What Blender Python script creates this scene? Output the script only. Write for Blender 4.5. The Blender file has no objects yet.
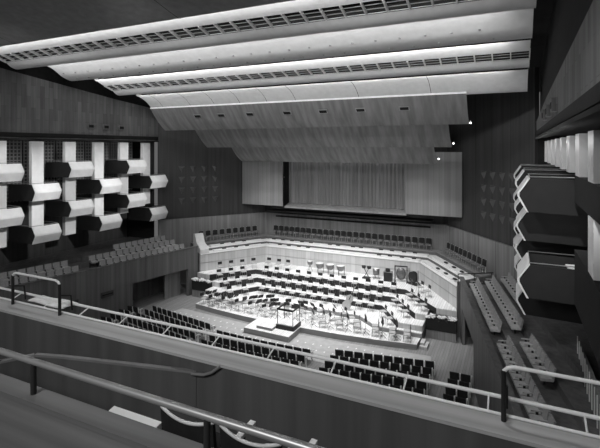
import bpy, math, random
from mathutils import Vector, Matrix
random.seed(7)
S = bpy.context.scene
COL = S.collection
PI = math.pi
# ------------------------------------------------------------------ camera numbers
F, HY, H0 = 450.0, 148.0, 12.35            # focal length (px), horizon row, camera height
CAMX = 13.8
YAW = math.radians(25.5); CY, SY = math.cos(YAW), math.sin(YAW)
def R_(z): return z + H0                    # height relative to the eye -> world height
def ray(px):
    a = (px-300.0)/F
    return CY*a - SY, SY*a + CY
def atZ(px, py, z):
    t = (H0-z)*F/(py-HY); dx, dy = ray(px)
    return Vector((CAMX+dx*t, dy*t, z))
def proj(x, y, z):
    X = x-CAMX
    t = -SY*X + CY*y; a = CY*X + SY*y
    if t < .1: return -999, -999, t
    return 300+F*a/t, HY-(z-H0)*F/t, t
# ------------------------------------------------------------------ materials (black and white photograph: greys only)
MATS = {}
def mat(name, g, rough=.7, kind=None, amt=.25, scale=1.0, metal=0, emit=0, spec=.3, bump=0):
    if name in MATS: return MATS[name]
    m = bpy.data.materials.new(name); m.use_nodes = True
    nt = m.node_tree; b = nt.nodes['Principled BSDF']
    b.inputs['Roughness'].default_value = rough
    b.inputs['Metallic'].default_value = metal
    b.inputs['Specular IOR Level'].default_value = spec
    b.inputs['Base Color'].default_value = (g, g, g, 1)
    if emit:
        b.inputs['Emission Color'].default_value = (1, 1, 1, 1)
        b.inputs['Emission Strength'].default_value = emit
    if kind:
        N = nt.nodes.new; L = nt.links.new
        tc = N('ShaderNodeTexCoord'); mp = N('ShaderNodeMapping')
        L(tc.outputs['Object'], mp.inputs['Vector'])
        sc = {'vert': (4, 4, .12), 'lateral': (.12, 4, 4), 'floor': (5, .35, 1), 'noise': (3, 3, 3), 'plainv': (4, 4, .12), 'tier': (3.2, .5, .5),
              'board': (5, 5, .35)}.get(kind, (1, 1, 1))
        mp.inputs['Scale'].default_value = tuple(v*scale for v in sc)
        if kind == 'tier': mp.inputs['Rotation'].default_value = (0, 0, .35)
        nz = N('ShaderNodeTexNoise'); nz.inputs['Scale'].default_value = 1.0; nz.inputs['Detail'].default_value = 5
        L(mp.outputs['Vector'], nz.inputs['Vector'])
        rp = N('ShaderNodeValToRGB')
        lo, hi = g*(1-amt), g*(1+amt)
        rp.color_ramp.elements[0].position = .3; rp.color_ramp.elements[0].color = (lo, lo, lo, 1)
        rp.color_ramp.elements[1].position = .7; rp.color_ramp.elements[1].color = (hi, hi, hi, 1)
        L(nz.outputs['Fac'], rp.inputs['Fac'])
        out = rp.outputs['Color']
        if kind in ('board', 'vert', 'floor'):
            sp = N('ShaderNodeSeparateXYZ'); cb = N('ShaderNodeCombineXYZ'); ad = N('ShaderNodeMath'); ad.operation = 'ADD'
            L(tc.outputs['Object'], sp.inputs[0])
            if kind == 'floor':
                L(sp.outputs['Y'], cb.inputs['X']); L(sp.outputs['X'], cb.inputs['Y'])
            else:
                L(sp.outputs['X'], ad.inputs[0]); L(sp.outputs['Y'], ad.inputs[1])
                L(sp.outputs['Z'], cb.inputs['X']); L(ad.outputs[0], cb.inputs['Y'])
            bk = N('ShaderNodeTexBrick'); L(cb.outputs[0], bk.inputs['Vector'])
            bk.inputs['Scale'].default_value = 1
            bk.inputs['Brick Width'].default_value = {'board': 1.5, 'vert': 60, 'floor': 2.4}[kind]
            bk.inputs['Row Height'].default_value = {'board': .32, 'vert': .42, 'floor': .16}[kind]
            bk.inputs['Mortar Size'].default_value = .008
            c1, c2 = {'board': (1.25, .8), 'vert': (1.12, .92), 'floor': (1.1, .92)}[kind]
            bk.inputs['Color1'].default_value = (c1, c1, c1, 1); bk.inputs['Color2'].default_value = (c2, c2, c2, 1)
            bk.inputs['Mortar'].default_value = (.6, .6, .6, 1)
            mx = N('ShaderNodeMix'); mx.data_type = 'RGBA'; mx.blend_type = 'MULTIPLY'; mx.inputs['Factor'].default_value = 1
            L(out, mx.inputs['A']); L(bk.outputs['Color'], mx.inputs['B']); out = mx.outputs['Result']
        L(out, b.inputs['Base Color'])
        if bump:
            bp = N('ShaderNodeBump'); bp.inputs['Strength'].default_value = bump; bp.inputs['Distance'].default_value = .02
            L(nz.outputs['Fac'], bp.inputs['Height']); L(bp.outputs['Normal'], b.inputs['Normal'])
    MATS[name] = m
    return m
white   = mat('white_paint', .82, .5, 'noise', .05)
wallup  = mat('dark_elm_boards', .13, .6, 'board', .22)
walllo  = mat('wood_wainscot', .22, .6, 'vert', .22)
wallmid = mat('dark_panelled_wall', .05, .65, 'vert', .25)
annexw  = mat('annexe_wood', .12, .6, 'vert', .25)
palew   = mat('pale_wood', .50, .5, 'vert', .06)
choirw  = mat('choir_pale_board', .84, .5, 'lateral', .05)
stagef  = mat('stage_boards', .80, .45, 'floor', .07)
fasc    = mat('stage_fascia', .25, .6, 'lateral', .15)
riser   = mat('riser_front_black', .03, .8, 'noise', .1)  # black boards on the riser fronts
floorm  = mat('stalls_parquet', .26, .5, 'floor', .15)
coverm  = mat('floor_covering', .42, .6, 'noise', .1)
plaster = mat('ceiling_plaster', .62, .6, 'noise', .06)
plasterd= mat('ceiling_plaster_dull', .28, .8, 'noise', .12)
black   = mat('black_void', .012, .9, 'noise', .2)
canopym = mat('canopy_plywood', .19, .5, 'tier', .3)
curtm   = mat('curtain_cloth', .26, .9, 'vert', .22, 1.6)
panelm  = mat('reflector_panel', .27, .6, 'vert', .10)
chrome  = mat('white_rail_enamel', .85, .3, 'noise', .04)
greym   = mat('grey_metal', .35, .4, 'noise', .05, metal=.6)
blackm  = mat('black_metal', .02, .5, 'noise', .1)
seatd   = mat('dark_seat_cloth', .022, .9, 'noise', .2, 4)
seatl   = mat('light_seat_cloth', .42, .9, 'noise', .12, 4)
seatg   = mat('grey_seat_cloth', .34, .9, 'noise', .12, 4)
armw    = mat('pale_armrest', .8, .5, 'noise', .08)
ledgew  = mat('oak_ledge', .48, .4, 'lateral', .30, 1.3)
parapw  = mat('parapet_wood', .10, .45, 'plainv', .2, 1.5)
frontl  = mat('foreground_ledge_wood', .13, .5, 'lateral', .3, 2)
flowerm = mat('white_petals', .85, .8, 'noise', .1, 6)
leafm   = mat('dark_foliage', .04, .9, 'noise', .4, 8)
skinm   = mat('drum_skin', .75, .6, 'noise', .05)
kettle  = mat('kettle_copper', .2, .3, 'noise', .1, metal=.6)
varn    = mat('varnished_light_wood', .50, .35, 'noise', .15, 4)
grille  = mat('box_grille_backing', .05, .7, 'noise', .2)
lampm   = mat('lamp_glow', .9, .4, emit=6)
# ------------------------------------------------------------------ mesh builder
class MB:
    def __init__(s): s.v = []; s.f = []; s.m = []; s.mats = []; s.sm = []
    def _mi(s, m):
        if m not in s.mats: s.mats.append(m)
        return s.mats.index(m)
    def add(s, vs, fs, m, smooth=False):
        b = len(s.v); mi = s._mi(m)
        s.v += [tuple(v) for v in vs]
        for f in fs: s.f.append(tuple(b+i for i in f)); s.m.append(mi); s.sm.append(smooth)
        return s
    def box(s, c, d, m, rz=0, rx=0, ry=0):
        M = Matrix.Translation(c) @ Matrix.Rotation(rz, 4, 'Z') @ Matrix.Rotation(ry, 4, 'Y') @ Matrix.Rotation(rx, 4, 'X')
        x, y, z = d[0]/2, d[1]/2, d[2]/2
        vs = [M @ Vector(p) for p in ((-x,-y,-z),(x,-y,-z),(x,y,-z),(-x,y,-z),(-x,-y,z),(x,-y,z),(x,y,z),(-x,y,z))]
        return s.add(vs, [(0,3,2,1),(4,5,6,7),(0,1,5,4),(1,2,6,5),(2,3,7,6),(3,0,4,7)], m)
    def prism(s, poly, z0, z1, m, mtop=None):          # plan polygon, counter-clockwise
        n = len(poly)
        a = sum(poly[i][0]*poly[(i+1) % n][1]-poly[(i+1) % n][0]*poly[i][1] for i in range(n))
        if a < 0: poly = poly[::-1]
        vs = [(p[0], p[1], z0) for p in poly] + [(p[0], p[1], z1) for p in poly]
        s.add(vs, [(i, (i+1) % n, n+(i+1) % n, n+i) for i in range(n)] + [tuple(range(n-1, -1, -1))], m)
        s.add([(p[0], p[1], z1) for p in poly], [tuple(range(n))], mtop or m)
        return s
    def extr(s, prof, A, B, m, smooth=False, closed=True):   # prof: points; offset from A to B
        n = len(prof); A = Vector(A); B = Vector(B)
        vs = [Vector(p)+A for p in prof] + [Vector(p)+B for p in prof]
        fs = [(i, (i+1) % n, n+(i+1) % n, n+i) for i in range(n if closed else n-1)]
        s.add(vs, fs, m, smooth)
        if closed: s.add(vs, [tuple(range(n-1, -1, -1)), tuple(range(n, 2*n))], m)
        return s
    def tube(s, pts, r, m, n=8, cap=True):
        pts = [Vector(p) for p in pts]; rings = []
        rr = r if isinstance(r, (list, tuple)) else [r]*len(pts)
        for i, p in enumerate(pts):
            d = (pts[min(i+1, len(pts)-1)]-pts[max(i-1, 0)]).normalized()
            u = d.cross(Vector((0, 0, 1)))
            if u.length < .05: u = d.cross(Vector((1, 0, 0)))
            u.normalize(); w = u.cross(d)
            rings.append([p + (u*math.cos(2*PI*k/n)+w*math.sin(2*PI*k/n))*rr[i] for k in range(n)])
        vs = [v for r_ in rings for v in r_]
        fs = [(i*n+k, i*n+(k+1) % n, (i+1)*n+(k+1) % n, (i+1)*n+k) for i in range(len(pts)-1) for k in range(n)]
        s.add(vs, fs, m, True)
        if cap: s.add(vs, [tuple(range(n-1, -1, -1)), tuple(range(len(vs)-n, len(vs)))], m)
        return s
    def lathe(s, prof, m, c=(0, 0, 0), n=20):
        vs = []; c = Vector(c)
        for r, z in prof: vs += [c+Vector((r*math.cos(2*PI*k/n), r*math.sin(2*PI*k/n), z)) for k in range(n)]
        fs = [(i*n+k, i*n+(k+1) % n, (i+1)*n+(k+1) % n, (i+1)*n+k) for i in range(len(prof)-1) for k in range(n)]
        return s.add(vs, fs, m, True)
    def obj(s, name, parent=None, loc=None):
        me = bpy.data.meshes.new(name); me.from_pydata(s.v, [], s.f)
        for m in s.mats: me.materials.append(m)
        for p, mi, sm in zip(me.polygons, s.m, s.sm): p.material_index = mi; p.use_smooth = sm
        me.update()
        o = bpy.data.objects.new(name, me); COL.objects.link(o)
        if parent: o.parent = parent
        if loc is not None: o.location = loc
        return o
def struct(o): o['kind'] = 'structure'; return o
def tag(o, label, cat, group=None, kind=None):
    o['label'] = label; o['category'] = cat
    if group: o['group'] = group
    if kind: o['kind'] = kind
    return o
def thing(name, label, cat, loc=(0, 0, 0), rz=0, group=None):
    o = bpy.data.objects.new(name, None); COL.objects.link(o)
    o.location = loc; o.rotation_euler = (0, 0, rz); o.empty_display_size = .2
    return tag(o, label, cat, group)
KIDS = {}
def kids(o): return [c for c in bpy.data.objects if c.parent == o]
def dup(src, loc, rz, label, group=None, plist=None):
    c = src.copy(); COL.objects.link(c); c.location = loc; c.rotation_euler = (0, 0, rz); c['label'] = label
    if group: c['group'] = group
    for ch in plist:
        k = ch.copy(); COL.objects.link(k); k.parent = c
    return c
class Proto:                                 # first placement uses the source itself, the rest are copies
    def __init__(s, src): s.src = src; s.k = [c for c in bpy.data.objects if c.parent == src]; s.used = False
    def place(s, loc, rz, label, group=None):
        if not s.used:
            s.used = True; o = s.src; o.location = loc; o.rotation_euler = (0, 0, rz); o['label'] = label
            if group: o['group'] = group
            return o
        return dup(s.src, loc, rz, label, group, s.k)
def ordn(i):
    return ['first','second','third','fourth','fifth','sixth','seventh','eighth','ninth','tenth','eleventh','twelfth',
            'thirteenth','fourteenth','fifteenth','sixteenth','seventeenth','eighteenth','nineteenth','twentieth',
            'twenty-first','twenty-second','twenty-third','twenty-fourth','twenty-fifth','twenty-sixth','twenty-seventh','twenty-eighth'][i]

# ================================================================== SETTING
struct(MB().box((0, 17, -.15), (38, 32, .3), floorm).obj('floor'))
# annexe walls (splayed 12 degrees) and annexe terraces
T12 = math.tan(math.radians(12)); C12 = math.cos(math.radians(12))
def aw(y, off=0): return 10.6 + (30.9-y)*T12 + off/C12
def strip(sd, y0, y1, o0, o1):              # plan quad of the annexe between offsets
    return [(sd*aw(y0, o0), y0), (sd*aw(y1, o0), y1), (sd*aw(y1, o1), y1), (sd*aw(y0, o1), y0)]
ZW = R_(-8.4)
for sd, nm in ((-1, 'left'), (1, 'right')):
    w = MB()
    w.prism(strip(sd, 29.9, 30.9, 0, .18), 0, ZW, annexw)
    w.prism(strip(sd, 5, 24.9, 0, .18), 0, ZW, annexw)
    w.prism(strip(sd, 24.9, 29.9, 0, .18), 2.25, ZW, annexw)
    w.prism(strip(sd, 5, 30.9, -.04, .22), ZW, ZW+.05, ledgew if 0 else annexw)
    struct(w.obj('wall_annexe_'+nm))
    r = MB()
    r.prism(strip(sd, 24.9, 29.9, 2.6, 2.7), 0, 2.25, annexw)
    r.prism(strip(sd, 24.8, 24.9, .18, 2.7), 0, 2.25, annexw)
    r.prism(strip(sd, 28.4, 29.9, .8, .9), 0, 2.25, walllo)
    struct(r.obj('wall_recess_'+nm))
    f = MB()
    for k in range(4):
        f.prism(strip(sd, 5, 30.85, .2+.85*k if k else .2, .2+.85*(k+1) if k < 3 else 7), R_(-9.1) if k else R_(-9.1), R_(-8.98+.3*k), annexw)
    struct(f.obj('floor_annexe_'+nm))
# stage end block beneath the choir wings and back wall
EK, EE = (7.0, 36.3), (10.4, 31.0)
nrm = Vector((5.3, 3.4)).normalized(); dirv = Vector((3.4, -5.3)).normalized()
def tierline(off):
    e = Vector(EE)+nrm*off; k0 = Vector(EK)+nrm*off
    s_ = (36.3+off-k0.y)/(-dirv.y); k = k0 - dirv*s_
    return (k.x, k.y), (e.x, e.y)
BWY = 39.0; CK = (8.6, 39.0); CE = (14.75, 30.7)
def wallseg(p, q, z0, z1, th, m):           # thin wall from p to q, thickness pushed to the left of p->q
    d = Vector((q[0]-p[0], q[1]-p[1])).normalized(); n_ = Vector((-d.y, d.x))*th
    return MB().prism([p, q, (q[0]+n_.x, q[1]+n_.y), (p[0]+n_.x, p[1]+n_.y)], z0, z1, m)
ZL = R_(-6.42)
# lower wainscot stands proud of the dark upper wall
struct(MB().box((0, BWY+.2, ZL/2), (17.6, .4, ZL), walllo).obj('wall_back'))
struct(MB().box((0, BWY+.5, ZL+6.5), (20, .3, 13), wallmid).obj('wall_back_upper'))
struct(MB().box((0, BWY-.03, R_(-6.68)), (14.8, .06, .14), black).obj('trim_1'))
for sd, nm in ((-1, 'left'), (1, 'right')):
    p, q = (sd*CK[0], CK[1]), (sd*CE[0], CE[1])
    struct(wallseg(p, q, 0, ZL, .35*(1 if sd > 0 else -1), walllo).obj('wall_canted_lower_'+nm))
    d = Vector((q[0]-p[0], q[1]-p[1])).normalized(); n_ = Vector((-d.y, d.x))*(.2 if sd > 0 else -.2)
    p2 = (p[0]+n_.x, p[1]+n_.y); q2 = (q[0]+n_.x, q[1]+n_.y)
    struct(wallseg(p2, q2, ZL, R_(7), .3*(1 if sd > 0 else -1), wallmid).obj('wall_canted_upper_'+nm))
    # side: deep dark back wall, upper wood wall, soffit
    struct(MB().box((sd*18.4, 17.9, 6.5), (.3, 27, 13.4), wallmid).obj('wall_'+nm))
    u = MB()
    if sd < 0:
        u.extr([(sd*15.0, 4, R_(.62)), (sd*15.0, 31, R_(.62)), (sd*15.0, 31, R_(3.4)), (sd*15.0, 26, R_(3.9)), (sd*15.0, 17, R_(5.0)), (sd*15.0, 4, R_(6.4))],
           (0, 0, 0), (sd*.3, 0, 0), wallup)
        u.box((sd*15.5, 17.5, R_(4)), (.3, 27, 6), black)
    else:
        u.extr([(sd*15.0, 4, R_(.62)), (sd*15.0, 31, R_(.62)), (sd*15.0, 31, R_(1.6)), (sd*15.0, 22, R_(2.1)), (sd*15.0, 9, R_(2.5)), (sd*15.0, 4, R_(2.7))],
           (0, 0, 0), (sd*.3, 0, 0), wallup)
        u.box((sd*15.35, 17.5, R_(3.6)), (.3, 27, 6), black)
    struct(u.obj('wall_upper_'+nm))
    struct(MB().box((sd*16.6, 17.5, R_(.85)), (3.3, 27, .3), black).obj('ceiling_box_'+nm))
    struct(MB().box((sd*14.98, 17.5, R_(.58)), (.2, 27, .1), black).obj('trim_'+('2' if sd < 0 else '3')))
    pl = MB()
    for k in range(8):
        y = 12.4+2.5*k
        if k == 0:
            pl.box((sd*15.55, y, R_(-.2)), (.3, .85, 1.2), white); pl.box((sd*15.55, y, R_(-2.3)), (.3, .85, 1.35), white)
        elif k == 1 or sd > 0: pl.box((sd*15.55, y, R_(-.2)), (.3, .85, 1.2), white)
        else:
            zb = -4.9 if k == 7 else -5.4 if k == 6 else -6.3
            pl.box((sd*15.55, y, R_((.45+zb)/2)), (.3, .85, .45-zb), white)
    struct(pl.obj('wall_pilasters_'+nm))
    dk = MB()                                  # dark gallery fronts nearer than the first boxes
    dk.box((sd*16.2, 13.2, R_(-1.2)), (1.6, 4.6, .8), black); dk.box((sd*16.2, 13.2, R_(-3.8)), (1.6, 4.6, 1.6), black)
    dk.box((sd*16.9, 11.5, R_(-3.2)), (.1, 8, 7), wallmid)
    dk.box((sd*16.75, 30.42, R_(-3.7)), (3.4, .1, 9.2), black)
    struct(dk.obj('wall_gallery_'+nm))
    g = MB()                                   # woven grille panels behind the box openings
    for k in range(7):
        y = 13.65+2.5*k
        g.box((sd*17.1, y, R_(-1.6)), (.06, 2.45, 4.4), grille)
        for j in range(17): g.box((sd*17.05, y, R_(.4-.25*j)), (.04, 2.4, .07), mat('grille_bar', .22, .6))
        for j in range(10): g.box((sd*17.04, y-1.15+.255*j, R_(-1.6)), (.04, .07, 4.2), mat('grille_bar', .22, .6))
    struct(g.obj('wall_grille_'+nm))
# outer ceiling (dark) above everything and rear of the hall
oc = MB()
prof = [(0, -6, R_(7.6)), (0, 14, R_(6.6)), (0, 26, R_(5.2)), (0, 40, R_(4.4)), (0, 40, R_(4.8)), (0, 26, R_(5.6)), (0, 14, R_(7.0)), (0, -6, R_(8.0))]
oc.extr(prof, (-19, 0, 0), (19, 0, 0), black)
struct(oc.obj('ceiling'))
# ceiling panels
HXL, HXR = -13.3, 14.45
def ceil_panel(pr, m, name, seams=()):
    b = MB(); top = [(0, pr[-1][0], R_(pr[-1][1]+.02)), (0, pr[0][0]+.05, R_(pr[0][1]+.30))]
    pts = [(0, y, R_(z)) for y, z in pr]
    b.extr(pts, (HXL, 0, 0), (HXR, 0, 0), m, True, closed=False)
    n = len(pts)
    for sx in (HXL, HXR): b.add([(sx, p[1], p[2]) for p in pts+top], [tuple(range(n+2))], m)
    for x in seams:
        b.extr([(0, p[1], p[2]-.012) for p in pts], (x-.015, 0, 0), (x+.015, 0, 0), black, closed=False)
    return struct(b.obj(name))
def smoothp(P, k=4):
    out = []
    for i in range(len(P)-1):
        p0 = P[max(i-1, 0)]; p1 = P[i]; p2 = P[i+1]; p3 = P[min(i+2, len(P)-1)]
        for j in range(k):
            t = j/k
            out.append(tuple(.5*((2*p1[c])+(-p0[c]+p2[c])*t+(2*p0[c]-5*p1[c]+4*p2[c]-p3[c])*t*t+(-p0[c]+3*p1[c]-3*p2[c]+p3[c])*t**3) for c in (0, 1)))
    return out+[P[-1]]
seams = [-9.2, 1.4, 9.2]
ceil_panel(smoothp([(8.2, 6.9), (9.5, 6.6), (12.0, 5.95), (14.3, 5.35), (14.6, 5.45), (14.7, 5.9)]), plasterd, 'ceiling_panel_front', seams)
ceil_panel(smoothp([(18.8, 5.30), (19.3, 5.20), (19.75, 4.98), (20.1, 4.75), (20.6, 4.57), (20.95, 4.55), (21.2, 4.7), (21.25, 5.0)]), plaster, 'ceiling_panel_second', [])
ceil_panel(smoothp([(26.6, 4.15), (27.2, 4.0), (27.8, 3.7), (28.3, 3.3), (28.6, 3.2), (28.8, 3.4), (28.85, 3.8)]), plaster, 'ceiling_panel_last', [-12, -9.2, -6.9, -4.6, -2.3, 0, 4.6, 9.2])
def louvre_panel(y0, z0, name):
    a = ceil_panel(smoothp([(y0, z0), (y0+.35, z0-.12), (y0+.85, z0-.33)]), plaster, name, [])
    lo = smoothp([(y0+1.6, z0-.58), (y0+1.9, z0-.80), (y0+2.25, z0-.88), (y0+2.5, z0-.75), (y0+2.55, z0-.4)])
    b = MB(); pts = [(0, y, R_(z)) for y, z in lo]
    b.extr(pts, (HXL, 0, 0), (HXR, 0, 0), plaster, True, closed=False); b.obj('roll_edge', a)
    l = MB(); ya, za, yb, zb = y0+.85, R_(z0-.33), y0+1.6, R_(z0-.58)
    l.extr([(0, ya, za+.3), (0, yb, zb+.3), (0, yb, zb+.34), (0, ya, za+.34)], (HXL, 0, 0), (HXR, 0, 0), black)
    l.obj('louvre_backing', a)
    s = MB()
    for k in range(4):
        t = k/3; y = ya+(yb-ya)*t; z = za+(zb-za)*t
        s.box(((HXL+HXR)/2, y, z+.04), (HXR-HXL, .03, .03), plasterd if k in (1, 2) else plaster)
    x = HXL
    while x <= HXR+.01:
        s.extr([(0, ya, za-.03), (0, yb, zb-.03), (0, yb, zb+.12), (0, ya, za+.12)], (x-.025, 0, 0), (x+.025, 0, 0), plaster); x += .816
    s.obj('louvre', a)
louvre_panel(14.9, 5.62, 'ceiling_panel_louvred')
louvre_panel(22.7, 4.86, 'ceiling_panel_louvred')
# small recessed fixings in rows along the second panel
fx = MB()
for i in range(24): fx.box((-12.8+1.1*i, 19.9, R_(4.86)), (.09, .09, .05), plasterd)
for i in range(24): fx.box((-12.3+1.1*i, 20.5, R_(4.575)), (.07, .07, .04), plasterd)
struct(fx.obj('ceiling_fixings'))

# ================================================================== CANOPY
def tier(y0, z0, y1, z1, hw, label, holes=()):
    t = thing('acoustic_canopy', label, 'acoustic canopy', (0, y0, R_(z0)), 0, None)
    P = []
    for k in range(9):
        u = k/8; P.append((y0+(y1-y0)*u, z0+(z1-z0)*u - .14*math.sin(PI*u)))
    low = [(0, p[0]-y0, p[1]-z0) for p in P]; up = [(0, p[0]-y0+.06, p[1]-z0+.09) for p in P[::-1]]
    b = MB(); b.extr(low+up, (-hw, 0, 0), (hw, 0, 0), canopym, False)
    b.obj('reflector', t)
    MB().box((0, .02, .05), (2*hw+.02, .07, .11), armw).obj('edge_strip', t)
    for x in holes:
        m = MB(); yy, zz = .32*(y1-y0), .32*(z1-z0)-.135
        ang = math.atan2(z1-z0, y1-y0)
        m.box((x, yy, zz), (.62, .30, .05), greym, rx=ang); m.box((x, yy-.01, zz-.012), (.5, .2, .05), black, rx=ang)
        m.obj('recessed_downlight', t)
    return t
tier(26.2, 3.0, 27.8, 1.39, 11.4, 'widest and frontmost plywood canopy tier with seven recessed downlights', [-7.3, -5.2, -2.8, .1, 2.7, 5.2, 7.9])
tier(29.55, 1.75, 31.4, .05, 10.0, 'middle plywood canopy tier hanging above the stage')
tier(32.9, .15, 34.65, -1.19, 8.6, 'rearmost and smallest plywood canopy tier above the curtain')
for i, (x, y, z, w_) in enumerate(((11.45, 27.7, 1.45, 'right end of the front canopy tier'), (10.1, 31.2, .3, 'right end of the middle canopy tier'), (8.7, 34.3, -.8, 'right end of the rear canopy tier'))):
    l = thing('lamp', 'small glowing lamp at the '+w_, 'lamp', (x+.05, y, R_(z)))
    MB().lathe([(0, .05), (.05, .03), (.06, 0), (.05, -.03), (0, -.05)], lampm, (0, 0, 0), 10).obj('bulb', l)
    MB().box((0, 0, .09), (.05, .05, .09), greym).obj('socket', l)
for x in (-8, 0, 8):
    pass
# reflector panels either side of the curtain
for sd, nm in ((-1, 'left'), (1, 'right')):
    t = thing('wall_reflector', 'tall plain wood reflector panel to the %s of the stage curtain' % nm, 'panel', (sd*7.9, 37.15, R_(-5.42)))
    b = MB(); b.box((0, 0, 2.55), (4.4, .12, 5.1), panelm); b.obj('face', t)
    m = MB()
    for x in (-1.6, 1.6): m.box((x, .75, 2.6), (.12, 1.35, .12), greym)
    m.obj('bracket', t)
cu = thing('stage_curtain', 'pleated grey curtain hanging in the recess behind the stage', 'curtain', (0, 38.35, R_(-5.2)))
b = MB(); n = 190; vs = []
for i in range(n+1):
    x = -5.65+11.3*i/n; y = .08*math.sin(i*1.1)+.03*math.sin(i*.37)
    vs += [(x, y, 0), (x, y, 5.0)]
b.add(vs, [(2*i, 2*i+2, 2*i+3, 2*i+1) for i in range(n)], curtm, True); b.obj('cloth', cu)
MB().box((0, 0, 5.02), (11.3, .1, .08), greym).obj('curtain_track', cu)
struct(MB().extr([(0, 37.45, R_(-5.45)), (0, 38.9, R_(-5.12)), (0, 38.9, R_(-5.3)), (0, 37.45, R_(-5.6))], (-5.7, 0, 0), (5.7, 0, 0), panelm).obj('trim_4'))
struct(MB().box((0, 38.2, R_(-6.0)), (15.4, 1.5, .06), black).obj('trim_5'))
# wall diffusers (little folded wedges) on the canted upper walls
dp = MB(); dp.add([(-.3, 0, .34), (.3, 0, .34), (0, 0, -.26), (0, -.26, .2)], [(0, 3, 1), (1, 3, 2), (2, 3, 0), (0, 1, 2)], mat('diffuser_wood', .12, .6))
dsrc = dp.obj('wall_diffuser'); tag(dsrc, 'x', 'wall diffuser')
dpr = Proto(dsrc)
for sd, nm in ((-1, 'left'), (1, 'right')):
    d = Vector((CE[0]-CK[0], CE[1]-CK[1])); L_ = d.length; d.normalize()
    for i in range(4):
        for j in range(4):
            s_ = L_*.80 - i*1.05 - (j % 2)*.0
            x = CK[0]+d.x*s_; y = CK[1]+d.y*s_
            nn = Vector((-d.y, d.x))*.2; x += nn.x; y += nn.y
            rz = math.atan2(d.y, d.x)
            o = dpr.place((sd*x, y, R_(-2.0-.97*j)), (rz if sd > 0 else -rz),
                      'wedge diffuser on the %s canted wall, %s row from top, %s from the boxes' % (nm, ordn(j), ordn(i)), 'wedge diffusers on the canted walls')
# small vents on the side upper walls and annexe wall
for sd, nm in ((-1, 'left'), (1, 'right')):
    for k, y in enumerate((23.7, 25.1, 26.6) if sd < 0 else (16.2, 18.7, 21.0)):
        t = thing('wall_vent', 'small square vent on the %s upper wall, %s from the stage' % (nm, ordn(2-k)), 'vent', (sd*14.98, y, R_(1.65 if sd < 0 else 1.35)), 0, 'vents on the upper walls')
        MB().box((0, 0, 0), (.3, .55, .42), greym if 0 else wallup).obj('housing', t)
        MB().box((-sd*.14, 0, -.02), (.05, .4, .2), black).obj('opening', t)
for k, y in enumerate((20.45, 22.9)):
    t = thing('wall_vent', 'dark slotted vent low on the left annexe wall, %s from the doorway' % ordn(1-k), 'vent', (-aw(y)+.04, y, R_(-10.35)), -math.radians(12))
    MB().box((0, 0, 0), (.1, .9, .38), wallmid).obj('housing', t)
    MB().box((.05, 0, 0), (.04, .8, .08), black).obj('slot', t)

# ================================================================== BOXES
def make_box():
    t = thing('balcony_box', 'x', 'balcony box')
    w, dep = .88, 2.5
    pr = [(0, .54), (.09, .40), (.30, .08), (.31, -.02), (.25, -.14), (.10, -.42), (.04, -.54)]
    th = .05
    P = [(x, 0, z) for x, z in pr] + [(x-.06, 0, z) for x, z in pr[::-1]]
    b = MB(); b.extr(P, (0, -w, 0), (0, w, 0), white); b.obj('front_panel', t)
    for s in (-1, 1):
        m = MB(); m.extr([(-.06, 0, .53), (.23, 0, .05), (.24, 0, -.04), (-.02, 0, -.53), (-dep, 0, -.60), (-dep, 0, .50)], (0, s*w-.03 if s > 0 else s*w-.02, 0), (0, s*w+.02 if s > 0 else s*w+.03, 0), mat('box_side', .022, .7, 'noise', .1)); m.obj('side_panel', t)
        e = MB()                                     # white rim following the folded front
        for i in range(len(pr)-1):
            (x0, z0), (x1, z1) = pr[i], pr[i+1]
            e.extr([(x0, 0, z0), (x1, 0, z1), (x1-.06, 0, z1), (x0-.06, 0, z0)], (0, s*w-.05 if s > 0 else s*w-.05, 0), (0, s*w+.05, 0), white)
        e.obj('rim', t)
    m = MB(); m.box((-dep/2, 0, -.10), (dep, 2*w-.04, .06), mat('box_floor', .3, .7, 'noise', .1)); m.obj('box_floor', t)
    m = MB(); m.tube([(-dep+.1, -w, .60), (-.05, -w, .60), (-.05, w, .60), (-dep+.1, w, .60)], .02, greym, 6); m.obj('handrail', t)
    return t
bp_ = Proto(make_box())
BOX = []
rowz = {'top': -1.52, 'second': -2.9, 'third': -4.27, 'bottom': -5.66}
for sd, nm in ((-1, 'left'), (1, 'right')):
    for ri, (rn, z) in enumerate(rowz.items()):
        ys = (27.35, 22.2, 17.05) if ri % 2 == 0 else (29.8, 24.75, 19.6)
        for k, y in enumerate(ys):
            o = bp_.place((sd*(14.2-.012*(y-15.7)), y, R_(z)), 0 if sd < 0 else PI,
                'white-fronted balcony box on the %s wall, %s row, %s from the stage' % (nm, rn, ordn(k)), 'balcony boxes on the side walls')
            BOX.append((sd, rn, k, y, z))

t = thing('box_stool', 'small white stool standing inside the nearest third-row box at right', 'stool', (15.6, 17.2, R_(-4.33)), .1)
MB().box((0, 0, .42), (.5, .5, .05), white).obj('seat', t); MB().box((0, 0, .2), (.4, .4, .4), white).obj('base', t)
# ================================================================== STAGE
def mir(P): return P + [(-x, y) for x, y in P[::-1]]
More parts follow.
